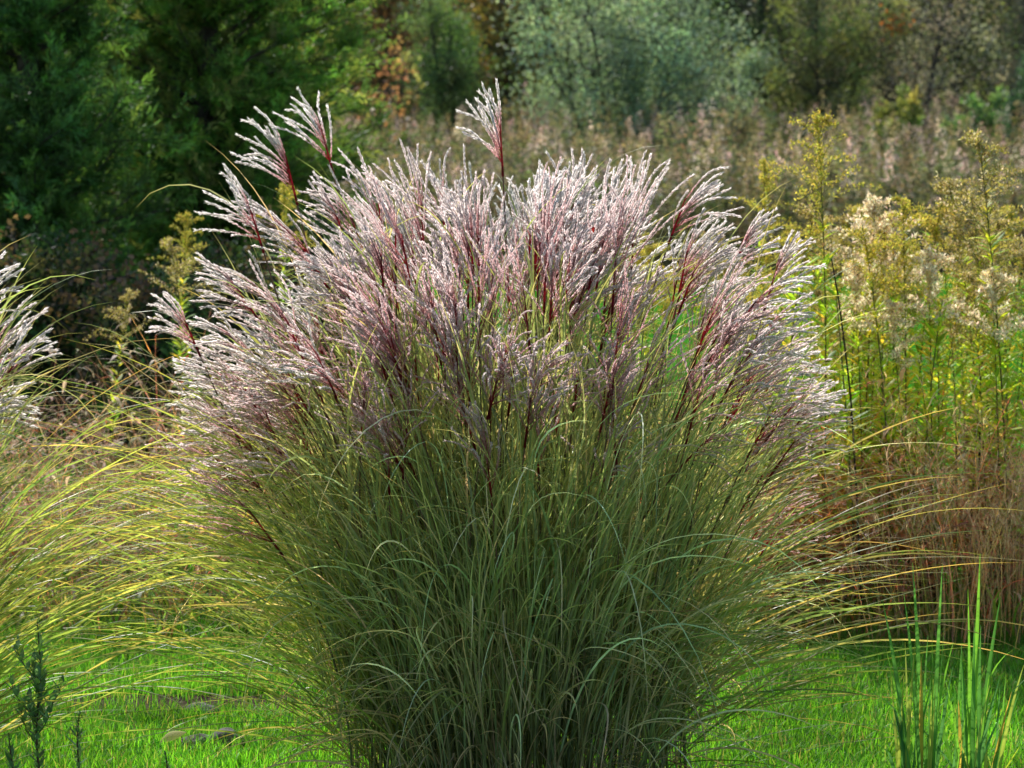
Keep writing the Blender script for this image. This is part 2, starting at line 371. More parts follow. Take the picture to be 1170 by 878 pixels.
arch = [
    (LT, 0.38, 190, 1.0, 1.42, (14, 50), (72, 110), GREENS, [.38, .3, .2, .12]),
    (LT - 0.2, 0.5, 85, 0.6, 1.15, (40, 72), (80, 118), GREENS, [.4, .25, .25, .1]),
    (RT, 0.42, 95, 0.9, 1.35, (20, 58), (75, 115), [(0.16, 0.2, 0.06), (0.24, 0.22, 0.08), (0.32, 0.22, 0.09)], [.5, .3, .2]),
    (RT - 0.05, 0.45, 60, 0.5, 1.05, (40, 74), (80, 118), [(0.12, 0.18, 0.035), (0.2, 0.2, 0.05), (0.3, 0.2, 0.07)], [.55, .3, .15]),
    (BK, 0.6, 160, 0.8, 1.3, (20, 50), (70, 120), GREENS, None),
    (-BK, 0.8, 700, 0.6, 1.2, (2, 26), (10, 115), [(0.225, 0.25, 0.135), (0.275, 0.285, 0.145), (0.39, 0.33, 0.22), (0.185, 0.205, 0.115)], [.4, .25, .15, .2]),  # front blades coloured paler and greyer to lift the clump's shaded side
    (-BK, 0.95, 130, 0.6, 1.25, (6, 28), (80, 175), [(0.64, 0.62, 0.50), (0.40, 0.50, 0.37), (0.56, 0.49, 0.36)], [.4, .35, .25]),
    (-BK, 1.2, 440, 0.25, 0.75, (15, 60), (90, 170), [(0.40, 0.31, 0.21), (0.48, 0.39, 0.28), (0.30, 0.24, 0.15)], None),
]
main, mpaths = ornamental_grass((0.012, YC), 'big central clump of maiden grass crowned with pink and silvery feather plumes',
                                dict(r=0.78, z=1.55, drop=0.36), 158, 5000, arch, ex, skirt=56, frontp=24, crown=([-1.1, -0.98, -0.82, -0.70, -0.58, -0.48, -0.38, -0.26, -0.13, 0.0, 0.09, 0.28, 0.44, 0.53, 0.63, 0.75, 0.83, 0.95],
                                    [1.28, 1.34, 1.42, 1.50, 1.56, 1.63, 1.78, 1.88, 1.85, 1.80, 1.84, 1.90, 1.80, 1.75, 1.67, 1.58, 1.35, 1.1]))
# left clump -------------------------------------------------------
ex = []; YC = 8.05
px_plume(-4, 455, 66, 345, -0.05, 0.26, 1.0, 1.1); px_plume(-20, 440, 20, 330, 0.0, 0.3, 0.9, 1.1); px_plume(-40, 380, 0, 285, 0.1, 0.28, 1.0, 1.1)
px_plume(-30, 480, 45, 425, 0.1, 0.22, 1.0, 1.2); px_plume(-70, 420, -40, 300, -0.1, 0.3, 0.9, 1.0); px_plume(-60, 520, -5, 430, -0.2, 0.25, 0.8, 1.0)
archl = [
    (RT, 0.42, 120, 0.9, 1.35, (15, 55), (72, 112), GREENS, [.36, .34, .12, .18]),
    (RT, 0.5, 60, 0.5, 1.0, (35, 70), (80, 120), GREENS, [.36, .34, .12, .18]),
    (LT, 0.8, 120, 0.9, 1.3, (15, 55), (72, 112), GREENS, None),
    (-BK, 0.6, 140, 0.5, 1.1, (10, 50), (60, 130), GREENS, None)]
left_c = at(-190, 900, 8.05)
left, _ = ornamental_grass((left_c[0], 8.05), 'second grass clump cut by the left edge with white plumes and yellow-green arching leaves',
                           dict(r=0.6, z=1.2, drop=0.35), 4, 1300, archl, ex, keep=100)

# ------------------------------------------------------------------ ground and lawn
def sheet(name, x0, x1, y0, y1, nx, ny, zf, mat):
    xs, ys = np.linspace(x0, x1, nx), np.linspace(y0, y1, ny)
    X, Y = np.meshgrid(xs, ys, indexing='ij'); Z = zf(X, Y)
    idx = np.arange(nx * ny).reshape(nx, ny)
    F = np.stack([idx[:-1, :-1], idx[1:, :-1], idx[1:, 1:], idx[:-1, 1:]], -1)
    mb = MB(); mb.add(np.stack([X, Y, Z], -1), F, (0.1, 0.1, 0.1)); return tag(mb.build(name, mat), kind='structure')
sheet('ground', -260, 260, -20, 400, 60, 60, lambda X, Y: 0 * X, ground_mat('lawn_ground', (0.04, 0.20, 0.014), (0.06, 0.27, 0.02), (0.03, 0.13, 0.012)))
sheet('meadow_ground', -70, 70, 32.5, 76, 30, 20, lambda X, Y: 0 * X + 0.004, ground_mat('meadow_soil', (0.05, 0.05, 0.025), (0.07, 0.06, 0.03), (0.03, 0.035, 0.015)))
sheet('hill', -160, 160, 74, 240, 60, 50, lambda X, Y: -0.3 + np.clip((Y - 76) / 70, 0, 1) ** 0.8 * 26 + 0.8 * np.sin(X * 0.15) * np.clip((Y - 78) / 20, 0, 1),
      ground_mat('hill_woods', (0.02, 0.03, 0.014), (0.035, 0.038, 0.02), (0.012, 0.018, 0.008), 0.4, 3.0))
soil = ground_mat('bare_soil', (0.075, 0.055, 0.04), (0.11, 0.085, 0.06), (0.05, 0.04, 0.025), 3, 20)
def patch(name, cx, cy_, rx, ry, mat, z):
    n = 40; an = np.linspace(0, 2 * np.pi, n, endpoint=False)
    rad = 1 + 0.12 * np.sin(an * 3 + 1) + 0.08 * np.sin(an * 7) + 0.05 * rng.normal(size=n)
    V = [np.stack([cx + rx * rad * k * np.cos(an), cy_ + ry * rad * k * np.sin(an), np.full(n, z)], -1) for k in (0.02, 0.5, 1)]
    idx = np.arange(3 * n).reshape(3, n); nx = np.roll(idx, -1, 1)
    mb = MB(); mb.add(np.concatenate(V), np.stack([idx[:-1], idx[1:], nx[1:], nx[:-1]], -1), (0.1, 0.1, 0.1))
    return tag(mb.build(name, mat), kind='structure')
SOIL = [(-1.0, 9.45, 0.6, 0.16), (0.0, 8.2, 0.62, 0.6), (left_c[0], 8.05, 0.5, 0.5), (-1.0, 11.9, 1.6, 1.0)]
for q in SOIL[:3]: patch('soil', *q, soil, 0.004)

def lawn(n, x0, x1, y0, y1, hmin, hmax, wd):
    x, y = U(x0, x1, n), U(y0, y1, n); keep = np.ones(n, bool)
    for (a, b, c_, d_) in SOIL[:3]: keep &= (((x - a) / c_) ** 2 + ((y - b) / d_) ** 2 > rng.random(n) ** 0.9 * 1.25)
    x, y = x[keep], y[keep]; n = len(x)
    phi = U(0, 2 * np.pi, n); cl = 0.85 + 0.3 * (np.sin(x * 5 + np.sin(y * 7) * 2) * np.sin(y * 6 + 1.3) * 0.5 + 0.5)
    P, D, sd = arcs(np.stack([x, y, np.full(n, 0.0)], -1), phi, R(1) * U(0, 25, n), R(1) * U(25, 95, n), U(1, 2, n), U(hmin, hmax, n) * cl, 4)
    c = mixc([(0.115, 0.29, 0.03), (0.145, 0.33, 0.035), (0.09, 0.245, 0.026), (0.24, 0.27, 0.08), (0.30, 0.25, 0.13)], n, [.38, .29, .19, .09, .05])
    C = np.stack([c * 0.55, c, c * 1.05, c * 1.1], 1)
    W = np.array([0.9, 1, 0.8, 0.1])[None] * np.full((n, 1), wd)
    mb = MB(); strips(mb, P, W, sd, C, 0.2); return mb
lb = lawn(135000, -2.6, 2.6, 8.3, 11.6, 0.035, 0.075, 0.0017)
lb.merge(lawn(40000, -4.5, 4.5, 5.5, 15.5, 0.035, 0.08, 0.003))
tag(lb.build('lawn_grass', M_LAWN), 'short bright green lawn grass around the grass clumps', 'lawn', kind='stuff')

# ------------------------------------------------------------------ rocks and fallen leaf
M_ROCK = ground_mat('field_stone', (0.16, 0.155, 0.15), (0.27, 0.255, 0.24), (0.10, 0.10, 0.09), 6, 25)
def rock(p, sx, sy, sz, label):
    nu, nv = 22, 12; u = np.linspace(0, 2 * np.pi, nu, endpoint=False); v = np.linspace(0.04, np.pi - 0.04, nv)
    A, B = np.meshgrid(u, v, indexing='ij'); d = np.stack([np.cos(A) * np.sin(B), np.sin(A) * np.sin(B), np.cos(B)], -1)
    k = rng.normal(size=(5, 3)) * 2.2; ph = U(0, 6, 5); r = 1 + sum(0.09 * np.sin(d @ k[i] + ph[i]) for i in range(5))
    r = np.minimum(r, 0.98 + 0.05 * np.sin(A * 3)); V = d * r[..., None] * np.array([sx, sy, sz]) + np.array([0, 0, sz * 0.45])
    idx = np.arange(nu * nv).reshape(nu, nv); nx = np.roll(idx, -1, 0)
    mb = MB(); mb.add(V, np.stack([idx[:, :-1], idx[:, 1:], nx[:, 1:], nx[:, :-1]], -1), (.2, .2, .2))
    o = mb.build('rock', M_ROCK); o.location = p; o.rotation_euler = (0, 0, rng.uniform(0, 3)); return tag(o, label, 'rock', 'stones in the lawn by the grass clump')
def gp(px, py): 
    Y = 8.0
    d = at(px, py, 1.0) - np.array([0, 0, CAMZ]); k = -CAMZ / d[2]; return d * k + np.array([0, 0, CAMZ])
for (px, py, s, lb_) in [(258, 852, 0.062, 'pale grey stone in the lawn, right of its darker neighbour stone'), (225, 855, 0.048, 'darker grey stone in the lawn left of the pale stone'),
                     (232, 818, 0.05, 'flat grey stone on the bare soil strip behind the pair of lawn stones')]:
    p = gp(px, py); rock((p[0], p[1], 0), s * 1.3, s, s * 0.62, lb_)
def fallen_leaf(p, label, c, L, Wd, tilt, nm='fallen_leaf', cat='leaf'):
    N = 9; t = np.linspace(0, 1, N); P = np.stack([(t - .5) * L, 0 * t, 0.012 * np.sin(t * 3.1) + 0.004], -1)[None]
    mb = MB(); strips(mb, P, (np.sin(np.pi * np.clip(t, .02, .98)) ** 0.8 * Wd)[None], np.tile(np.array([0, 1., 0]), (1, N, 1)), np.tile(np.array(c), (1, N, 1)), 0.25, np.tile(np.array(c) * 0.7, (1, N, 1)))
    o = mb.build(nm, M_DRY); o.location = p; o.rotation_euler = tilt; return tag(o, label, cat)
p = gp(198, 862); fallen_leaf((p[0], p[1], 0.05), 'pale yellow fallen leaf lying on the lawn near the stones', (0.5, 0.43, 0.2), 0.085, 0.02, (0.5, -0.3, 0.3))
p = at(675, 262, 7.95); fallen_leaf(tuple(p), 'small dark red leaf caught in the middle of the plumes', (0.22, 0.02, 0.02), 0.024, 0.006, (1.3, 1.1, 0.2), 'caught_leaf')

# ------------------------------------------------------------------ tall weeds: goldenrod
def goldenrod_parts(h, kind, nleaf=120):
    """stem, foliage and flower plume meshes of one plant standing at the origin"""
    st, fo, fl = MB(), MB(), MB()
    ph = rng.uniform(0, 6.28); ln = rng.uniform(2, 7)
    P, D, sd = arcs(np.zeros((1, 3)), np.array([ph]), np.array([R(ln * .3)]), np.array([R(ln * 2.2)]), np.array([1.2]), np.array([h]), 20, 0.3)
    g = np.linspace(0, 1, 20)[:, None]
    tubes(st, P, np.linspace(0.0042, 0.0016, 20)[None], (np.array([0.10, 0.05, 0.03]) * (1 - g) + np.array([0.16, 0.17, 0.04]) * g)[None], 5)
    P = P[0]
    def along(t):
        f = t * 19; i = np.minimum(f.astype(int), 18); return P[i] * (1 - (f - i)[:, None]) + P[i + 1] * (f - i)[:, None]
    t0 = {'leafy': 0.98}.get(kind, 0.80)
    t = np.sort(U(0.10, t0, nleaf)); p = along(t); phi = np.arange(nleaf) * 2.4 + rng.normal(size=nleaf) * 0.4
    a0 = R(1) * U(35, 70, nleaf); L = (0.125 - 0.075 * t) * U(.7, 1.25, nleaf)
    dry = t < 0.40 + 0.12 * rng.normal(size=nleaf)
    a1 = np.where(dry, R(150), a0 + R(1) * U(10, 55, nleaf))
    Pl, _, sl = arcs(p, phi, a0, a1, U(.8, 1.4, nleaf), L, 6, 0.15)
    grn = mixc([(0.20, 0.29, 0.03), (0.30, 0.33, 0.04), (0.12, 0.22, 0.03), (0.40, 0.32, 0.05)], nleaf, [.4, .3, .15, .15]); br = mixc([(0.30, 0.16, 0.10), (0.40, 0.25, 0.15), (0.20, 0.11, 0.07)], nleaf)
    c = np.where(dry[:, None], br, grn)
    W = (np.array([.15, .7, 1, .9, .55, .06])[None]) * (L * np.where(dry, 0.10, 0.11))[:, None]
    strips(fo, Pl, W, sl, np.repeat(c[:, None], 6, 1), 0.3, np.repeat(c[:, None] * 1.25, 6, 1))
    if kind != 'leafy':
        nb = int(rng.integers(16, 26)); tb = U(0.76, 0.985, nb); pb = along(tb)
        f = (tb - 0.76) / 0.225; phi = U(0, 6.28, nb); Lb = (0.20 * (1 - f) + 0.05) * U(.7, 1.2, nb) * (h / 1.5)
        Pb, Db, _ = arcs(pb, phi, R(1) * U(18, 50, nb), R(1) * U(70, 135, nb), U(1, 1.6, nb), Lb, 9, 0.25)
        tubes(st, Pb, np.broadcast_to(np.linspace(0.0013, 0.0006, 9), (nb, 9)), np.broadcast_to(np.array([0.2, 0.2, 0.05]), (nb, 9, 3)), 3)
        pts = np.concatenate([Pb[:, 2:].reshape(-1, 3), along(U(.86, 1, 20))]); k = 13
        q = np.repeat(pts, k, 0) + rng.normal(size=(len(pts) * k, 3)) * np.array([.006, .006, .006]) + np.array([0, 0, .005]); M = len(q)
        d = nrm(rng.normal(size=(M, 3)) + np.array([0, 0, 0.8]))
        if kind == 'yellow': c = mixc([(0.46, 0.39, 0.07), (0.40, 0.36, 0.08), (0.33, 0.35, 0.07), (0.40, 0.32, 0.15)], M, [.4, .25, .2, .15])
        elif kind == 'faded': c = mixc([(0.62, 0.54, 0.45), (0.74, 0.69, 0.61), (0.42, 0.33, 0.22)], M, [.4, .35, .25])
        else: c = mixc([(0.36, 0.31, 0.09), (0.50, 0.43, 0.30), (0.28, 0.21, 0.11)], M, [.5, .25, .25])
        sz = 1.25 if kind == 'faded' else 1.0
        leaves(fl, q, d, U(.008, .015, M) * sz, U(.0016, .0034, M) * sz, c)
        nl = 40; tt = U(.72, .95, nl); Pl, _, sl = arcs(along(tt), U(0, 6.28, nl), R(1) * U(25, 60, nl), R(1) * U(60, 100, nl), U(1, 1.4, nl), U(.025, .055, nl), 4)
        c = mixc([(0.22, 0.27, 0.04), (0.33, 0.28, 0.05)], nl)
        strips(fo, Pl, np.array([.3, 1, .8, .08])[None] * U(.002, .0045, nl)[:, None], sl, np.repeat(c[:, None], 4, 1), 0.2)
    return st, fo, fl, kind
GR = {}
def goldenrod_proto(h, kind, label, group):
    st, fo, fl, _ = goldenrod_parts(h, kind)
    r = empty('leafy_weed' if kind == 'leafy' else 'goldenrod', (0, 0, 0), label, 'weed' if kind == 'leafy' else 'goldenrod', group)
    st.build('stem', M_STEM, r); fo.build('foliage', M_LEAF, r)
    if fl.n: fl.build('flower_plume', M_FLUFF, r)
    return r
LB = {'yellow': ('middle-height yellow goldenrod in the crowded weed stand right of the pink grass', 'yellow goldenrods right of the pink grass'),
      'faded': ('middle-height goldenrod gone to fluffy pale seed within the crowded weed stand on the right', 'seeding goldenrods right of the pink grass'),
      'mixed': ('middle-height half-faded tan and yellow goldenrod within the crowded weed stand on the right', 'half-faded goldenrods right of the pink grass'),
      'leafy': ('green leafy weed without flowers among the goldenrods right of the pink grass', 'flowerless leafy weeds right of the pink grass')}
protos = {}
for kd, hs in (('yellow', (1.45, 1.3, 1.6)), ('mixed', (1.35, 1.5)), ('faded', (1.3, 1.45)), ('leafy', (1.1, 1.25, 1.0))):
    protos[kd] = [[goldenrod_proto(h, kd, *LB[kd]), h, False] for h in hs]
def put_weed(kd, px, Y, h, rz, label=None, group=None, which=None):
    pr = protos[kd][int(rng.integers(len(protos[kd])))] if which is None else protos[kd][which]
    o = pr[0] if not pr[2] else copy_tree(pr[0])
    pr[2] = True
    o.location = (at(px, 400, Y)[0], Y, 0.0); o.rotation_euler = (0, 0, rz); k = h / pr[1]; o.scale = (k, k, k)
    if label:
        o['label'] = label
        if group: o['group'] = group
        elif 'group' in o: del o['group']
    return o
def ztop(py, Y): return at(0, py, Y)[2]
kinds = ['yellow', 'mixed', 'faded', 'leafy']
for kd in kinds:                                    # make sure every prototype is used where it can be seen
    for wi in range(len(protos[kd])):
        Y = rng.uniform(11.5, 12.2); put_weed(kd, rng.uniform(930, 1165), Y, ztop(rng.uniform(255, 340), Y) if kd != 'leafy' else rng.uniform(.9, 1.25), rng.uniform(0, 6), which=wi)
for i in range(94):
    Y = 10.85 + 2.5 * rng.random() ** 1.2
    px = 860 + 335 * rng.random() ** 0.85
    kd = rng.choice(kinds, p=[.28, .20, .08, .44])
    top = 345 - 130 * rng.random() ** 1.8 - max(0, (px - 1040)) * 0.35
    if px < 900: top += 10
    h = ztop(top, Y) if kd != 'leafy' else rng.uniform(0.75, 1.5)
    put_weed(kd, px, Y, h, rng.uniform(0, 6.3))
for i in range(16):                                  # seen through gaps between the plumes
    Y = rng.uniform(11.6, 13.0); put_weed(rng.choice(['yellow', 'mixed']), rng.uniform(700, 865), Y, ztop(rng.uniform(262, 330), Y), rng.uniform(0, 6.3), 'yellowish goldenrod glimpsed between the plumes, behind the right half of the pink grass', 'goldenrods glimpsed between the plumes')
# the ones that stand out
put_weed('yellow', 945, 11.0, ztop(130, 11.0), 1.0, 'tallest goldenrod right of the pink grass, slim yellow spire above its neighbours', which=2)
put_weed('yellow', 868, 12.3, ztop(185, 12.3), 2.2, 'yellow goldenrod spire closest to the right shoulder of the pink plumes', which=0)
put_weed('faded', 1022, 11.5, ztop(243, 11.5), 0.3, 'white-fluffed goldenrod between the tallest goldenrod and the right edge', which=0)
put_weed('faded', 985, 11.5, ztop(222, 11.5), 4.3, 'white-fluffed goldenrod close beside the tallest yellow spire', which=1)
put_weed('mixed', 1158, 10.9, ztop(150, 10.9), 2.0, 'broad tall goldenrod with tan and yellow flowers at the right edge', which=1)
put_weed('mixed', 1130, 11.7, ztop(205, 11.7), 5.0, 'tan goldenrod just left of the broad one at the right edge', which=0)
for px, Y, top, kd, lb_ in [(205, 13.5, 245, 'yellow', 'yellow goldenrod against the dark juniper, left of the grass clump'), (228, 13.0, 272, 'mixed', 'tan goldenrod beside a yellow one in front of the dark juniper'),
                        (322, 13.6, 212, 'yellow', 'yellow goldenrod peeping out beside the highest left plumes'), (120, 12.6, 330, 'mixed', 'dull tan goldenrod low before the dark juniper, leftmost of those there')]:
    put_weed(kd, px, Y, ztop(top, Y), rng.uniform(0, 6), lb_)

# dark bare stalk
def stalk(pts, label, r0=0.005, r1=0.0028):
    pts = np.array(pts); n = 24; t = np.linspace(0, len(pts) - 1, n); i = np.minimum(t.astype(int), len(pts) - 2); f = (t - i)[:, None]
    P = pts[i] * (1 - f) + pts[i + 1] * f; P[1:-1] = (P[:-2] + P[1:-1] * 2 + P[2:]) / 4
    b = P[0].copy(); r = empty('dead_stalk', (b[0], b[1], 0), label, 'stalk'); b[2] = 0
    mb = MB(); tubes(mb, (P - b)[None], np.linspace(r0, r1, n)[None], np.tile(np.array([0.035, 0.022, 0.018]), (1, n, 1)), 6)
    mb.build('stem', M_STEM, r)
    q = P[rng.integers(3, n, 26)] - b; lv = MB(); k = len(q)
    Pl, _, sl = arcs(q, U(0, 6.28, k), R(1) * U(30, 90, k), R(1) * U(120, 175, k), U(.6, 1, k), U(.02, .05, k), 5)
    strips(lv, Pl, np.array([.3, 1, .9, .6, .1])[None] * U(.0015, .004, k)[:, None], sl, np.repeat(jit((.09, .055, .035), k)[:, None], 5, 1), .4)
    lv.build('withered_foliage', M_DRY, r)
Y = 10.7
stalk([at(985, 760, Y) * [1, 1, 0], at(979, 570, Y), at(972, 450, Y), at(958, 340, Y), at(950, 296, Y)], 'tall dark bare stalk standing among the goldenrods right of the pink grass')
stalk([at(1003, 760, 11.5) * [1, 1, 0], at(1010, 560, 11.5), at(1008, 430, 11.5)], 'shorter dark bare stalk a little right of the tall one')
stalk([at(1125, 760, 11.3) * [1, 1, 0], at(1118, 600, 11.3), at(1120, 480, 11.3)], 'thick dark stalk among the weeds near the right edge', 0.007, 0.004)

BRAMBLES = []
# dry undergrowth at the foot of the weeds ----------------------------
def undergrowth(x0, x1, y0, y1, n, hmax, cols, redleaf, dens=1.0):
    mb = MB()
    x, y = U(x0, x1, n), y0 + (y1 - y0) * rng.random(n) ** 1.3
    p0 = np.stack([x, y, 0 * x], -1); h = U(.35, 1, n) * hmax
    P, D, sd = arcs(p0, U(0, 6.28, n), R(1) * U(0, 38, n), R(1) * U(15, 135, n), U(.8, 2.4, n), h * 1.12, 9, 0.9)
    c = mixc(cols, n); tubes(mb, P, np.linspace(.0024, .0008, 9)[None] * U(.6, 1.3, n)[:, None], np.repeat(c[:, None], 9, 1), 3)
    k = 7; q = P[:, 2:][np.arange(n)[:, None], rng.integers(0, 7, (n, k))].reshape(-1, 3); M = len(q)
    Pl, _, sl = arcs(q, U(0, 6.28, M), R(1) * U(20, 100, M), R(1) * U(90, 175, M), U(.7, 1.4, M), U(.03, .12, M), 5, .5)
    c = mixc(cols, M)
    if redleaf: c = np.where(rng.random((M, 1)) < redleaf, jit((0.42, 0.10, 0.03), M), c)
    strips(mb, Pl, np.array([.2, .8, 1, .7, .1])[None] * (U(.03, .105, M) ** 2)[:, None] * .9, sl, np.repeat(c[:, None], 5, 1), .4)
    return mb
BR = [(0.44, 0.17, 0.10), (0.46, 0.22, 0.14), (0.46, 0.28, 0.17), (0.26, 0.12, 0.08), (0.30, 0.25, 0.08), (0.52, 0.38, 0.26)]
u = undergrowth(0.5, 2.5, 10.6, 12.2, 480, 1.1, BR, 0.02)
tag(u.build('dry_undergrowth', M_DRY), 'brown tangle of dry stems at the foot of the goldenrods on the right', 'undergrowth', kind='stuff')
BL = [(0.33, 0.22, 0.16), (0.40, 0.29, 0.22), (0.22, 0.15, 0.11), (0.22, 0.22, 0.09), (0.46, 0.37, 0.29)]
u = undergrowth(-3.0, 0.3, 10.9, 13.4, 1900, 1.0, BL, 0.05)
tag(u.build('dry_undergrowth', M_DRY), 'grey brown tangle of twigs and dry weeds behind the arching leaves on the left', 'undergrowth', kind='stuff')

for (px, Y, h, rd, lb_) in [(60, 17.0, 1.15, .62, 'dark leafy bramble under the leftmost juniper'), (165, 16.2, 1.0, .55, 'dark leafy bramble between the juniper and the arching leaves'),
                           (262, 17.5, 1.05, .6, 'dark leafy bramble under the large juniper, nearest the plumes'), (345, 18.5, 1.2, .65, 'dark leafy bramble partly hidden behind the left plumes')]:
    BRAMBLES.append((px, Y, h, rd, lb_))
# airy dry grass clumps at the right edge ------------------------------
def airy_grass(px, Y, h, label, n=60):
    x = at(px, 400, Y)[0]; r = empty('dry_grass_clump', (x, Y, 0), label, 'dry grass', 'airy dry grasses by the right edge')
    ph = U(0, 6.28, n); rr = U(0, .30, n); p0 = np.stack([rr * np.cos(ph), rr * np.sin(ph), 0 * rr], -1)
    P, D, sd = arcs(p0, ph, R(1) * U(0, 14, n), R(1) * U(10, 70, n), U(1.2, 2.5, n), U(.5, 1, n) * h, 12, .3)
    mb = MB(); tubes(mb, P, np.linspace(.0016, .0006, 12)[None] * np.ones((n, 1)), np.repeat(mixc([(0.46, 0.37, 0.17), (0.40, 0.36, 0.12), (0.5, 0.36, 0.22)], n)[:, None], 12, 1), 3)
    mb.build('stem', M_DRY, r)
    k = 16; q = P[:, 6:][np.arange(n)[:, None], rng.integers(0, 6, (n, k))].reshape(-1, 3); M = len(q)
    Pl, _, sl = arcs(q, U(0, 6.28, M), R(1) * U(10, 60, M), R(1) * U(40, 120, M), U(1, 2, M), U(.04, .13, M), 6, .5)
    mb = MB(); strips(mb, Pl, np.full((M, 6), .0008), sl, np.repeat(mixc([(0.52, 0.40, 0.24), (0.54, 0.36, 0.24)], M)[:, None], 6, 1), .2)
    q = Pl[:, 3:].reshape(-1, 3); leaves(mb, q, nrm(rng.normal(size=q.shape)), U(.004, .008, len(q)), U(.001, .002, len(q)), jit((0.42, 0.30, 0.18), len(q)))
    mb.build('seed_spray', M_DRY, r)
def foot_weeds(x0, x1, y0, y1, n):
    mb = MB(); p0 = np.stack([U(x0, x1, n), U(y0, y1, n), np.zeros(n)], -1)
    P, D, sd = arcs(p0, U(0, 6.28, n), R(1) * U(5, 40, n), R(1) * U(40, 130, n), U(.8, 1.6, n), U(.08, .34, n), 7, .4)
    c = mixc([(0.10, 0.19, 0.035), (0.16, 0.22, 0.05), (0.07, 0.13, 0.03), (0.26, 0.22, 0.09), (0.22, 0.12, 0.07)], n)
    strips(mb, P, np.array([.5, .9, 1, .95, .8, .5, .05])[None] * (U(.035, .085, n) ** 2)[:, None], sd, np.repeat(c[:, None], 7, 1), .3); return mb
tag(foot_weeds(0.5, 2.4, 10.35, 11.1, 1500).build('edge_weeds', M_LEAF), 'low green and tan weeds along the edge of the lawn below the brown tangle on the right', 'weeds', kind='stuff')
tag(foot_weeds(-2.8, 0.2, 10.5, 11.3, 1500).build('edge_weeds', M_LEAF), 'low green and tan weeds along the far edge of the lawn on the left', 'weeds', kind='stuff')
airy_grass(1090, 10.45, 0.95, 'airy tan dry grass clump behind the upright green blades, left one of the pair')
airy_grass(1165, 10.55, 1.05, 'airy tan dry grass clump cut by the right edge, right one of the pair')

# ------------------------------------------------------------------ upright blades at bottom right
def upright_plant(px, Y, leafs, label, group):
    x = at(px, 400, Y)[0]; r = empty('upright_grass', (x, Y, 0), label, 'upright grass', group)
    for k in range(20):
        bx = px + rng.normal() * 20; leafs = leafs + [(bx, bx + rng.normal() * 26, rng.uniform(700, 850), rng.uniform(.003, .0052), [GB, GL, DK, (0.18, .22, .05)][rng.integers(4)], 0)]
    for (bx, tx, ty, wd, colr, droop) in leafs:
        b = np.array([at(bx, 400, Y)[0] - x, rng.normal() * 0.05, 0]); tp = at(tx, ty, Y); tp = np.array([tp[0] - x, rng.normal() * 0.09, tp[2]])
        mid = np.array([b[0] * 0.75 + tp[0] * 0.25, (b[1] + tp[1]) / 2, tp[2] * 0.55])
        P = bez(b, mid, tp, 14)
        if droop:
            n = 4; P[-n:, 2] -= droop * np.linspace(0, 1, n) ** 2; P[-n:, 0] += np.sign(tp[0] - b[0]) * droop * 1.1 * np.linspace(0, 1, n)
        t = np.linspace(0, 1, 14); W = 1.15 * wd * np.minimum(1, .6 + t) * (1 - t ** 3.5) + .0004
        tw = rng.uniform(-.7, .7) + rng.normal() * .5 * t; sd = np.stack([np.cos(tw), np.sin(tw), 0 * tw], -1)[None]
        c = np.array(colr); C = np.tile(c, (1, 14, 1)) * (0.9 + .2 * t[None, :, None])
        mb = MB(); strips(mb, P[None], W[None], sd, C, .3, C * 1.25); mb.build('leaf', M_BLADE, r)
GB = (0.055, 0.15, 0.035); GL = (0.09, 0.21, 0.03); OR = (0.26, 0.18, 0.045); DK = (0.045, 0.12, 0.045)
upright_plant(1052, 7.75, [(1050, 1012, 690, .0062, GB, 0), (1058, 1027, 672, .006, GB, 0), (1062, 1040, 640, .007, GB, 0), (1055, 1010, 770, .006, DK, .05), (1066, 1072, 640, .006, GB, 0),
    (1060, 1049, 745, .0055, OR, 0), (1048, 1022, 812, .006, DK, 0), (1070, 1058, 700, .0055, GL, 0), (1072, 1076, 690, .005, GB, 0), (1060, 1034, 720, .0055, GL, 0), (1074, 1087, 760, .0045, DK, 0),
    (1045, 1006, 835, .006, DK, .03), (1064, 1066, 780, .006, GB, 0)], 'clump of upright green blades at bottom right, left of its twin', 'upright green grasses at bottom right')
upright_plant(1118, 7.8, [(1120, 1117, 630, .006, GL, 0), (1112, 1108, 705, .006, GB, 0), (1128, 1152, 690, .0065, GB, 0), (1115, 1098, 665, .0055, GL, 0), (1125, 1146, 735, .006, GL, .04),
    (1132, 1165, 740, .006, GB, .05), (1105, 1095, 800, .006, OR, 0), (1135, 1147, 780, .0055, OR, 0), (1118, 1140, 770, .006, DK, 0), (1122, 1126, 720, .0055, GB, 0), (1110, 1090, 735, .005, GB, 0),
    (1138, 1172, 800, .006, GB, 0), (1100, 1085, 822, .005, OR, 0), (1140, 1160, 845, .006, (0.2, .26, .03), 0)], 'clump of upright green blades nearest the right edge at the bottom', 'upright green grasses at bottom right')

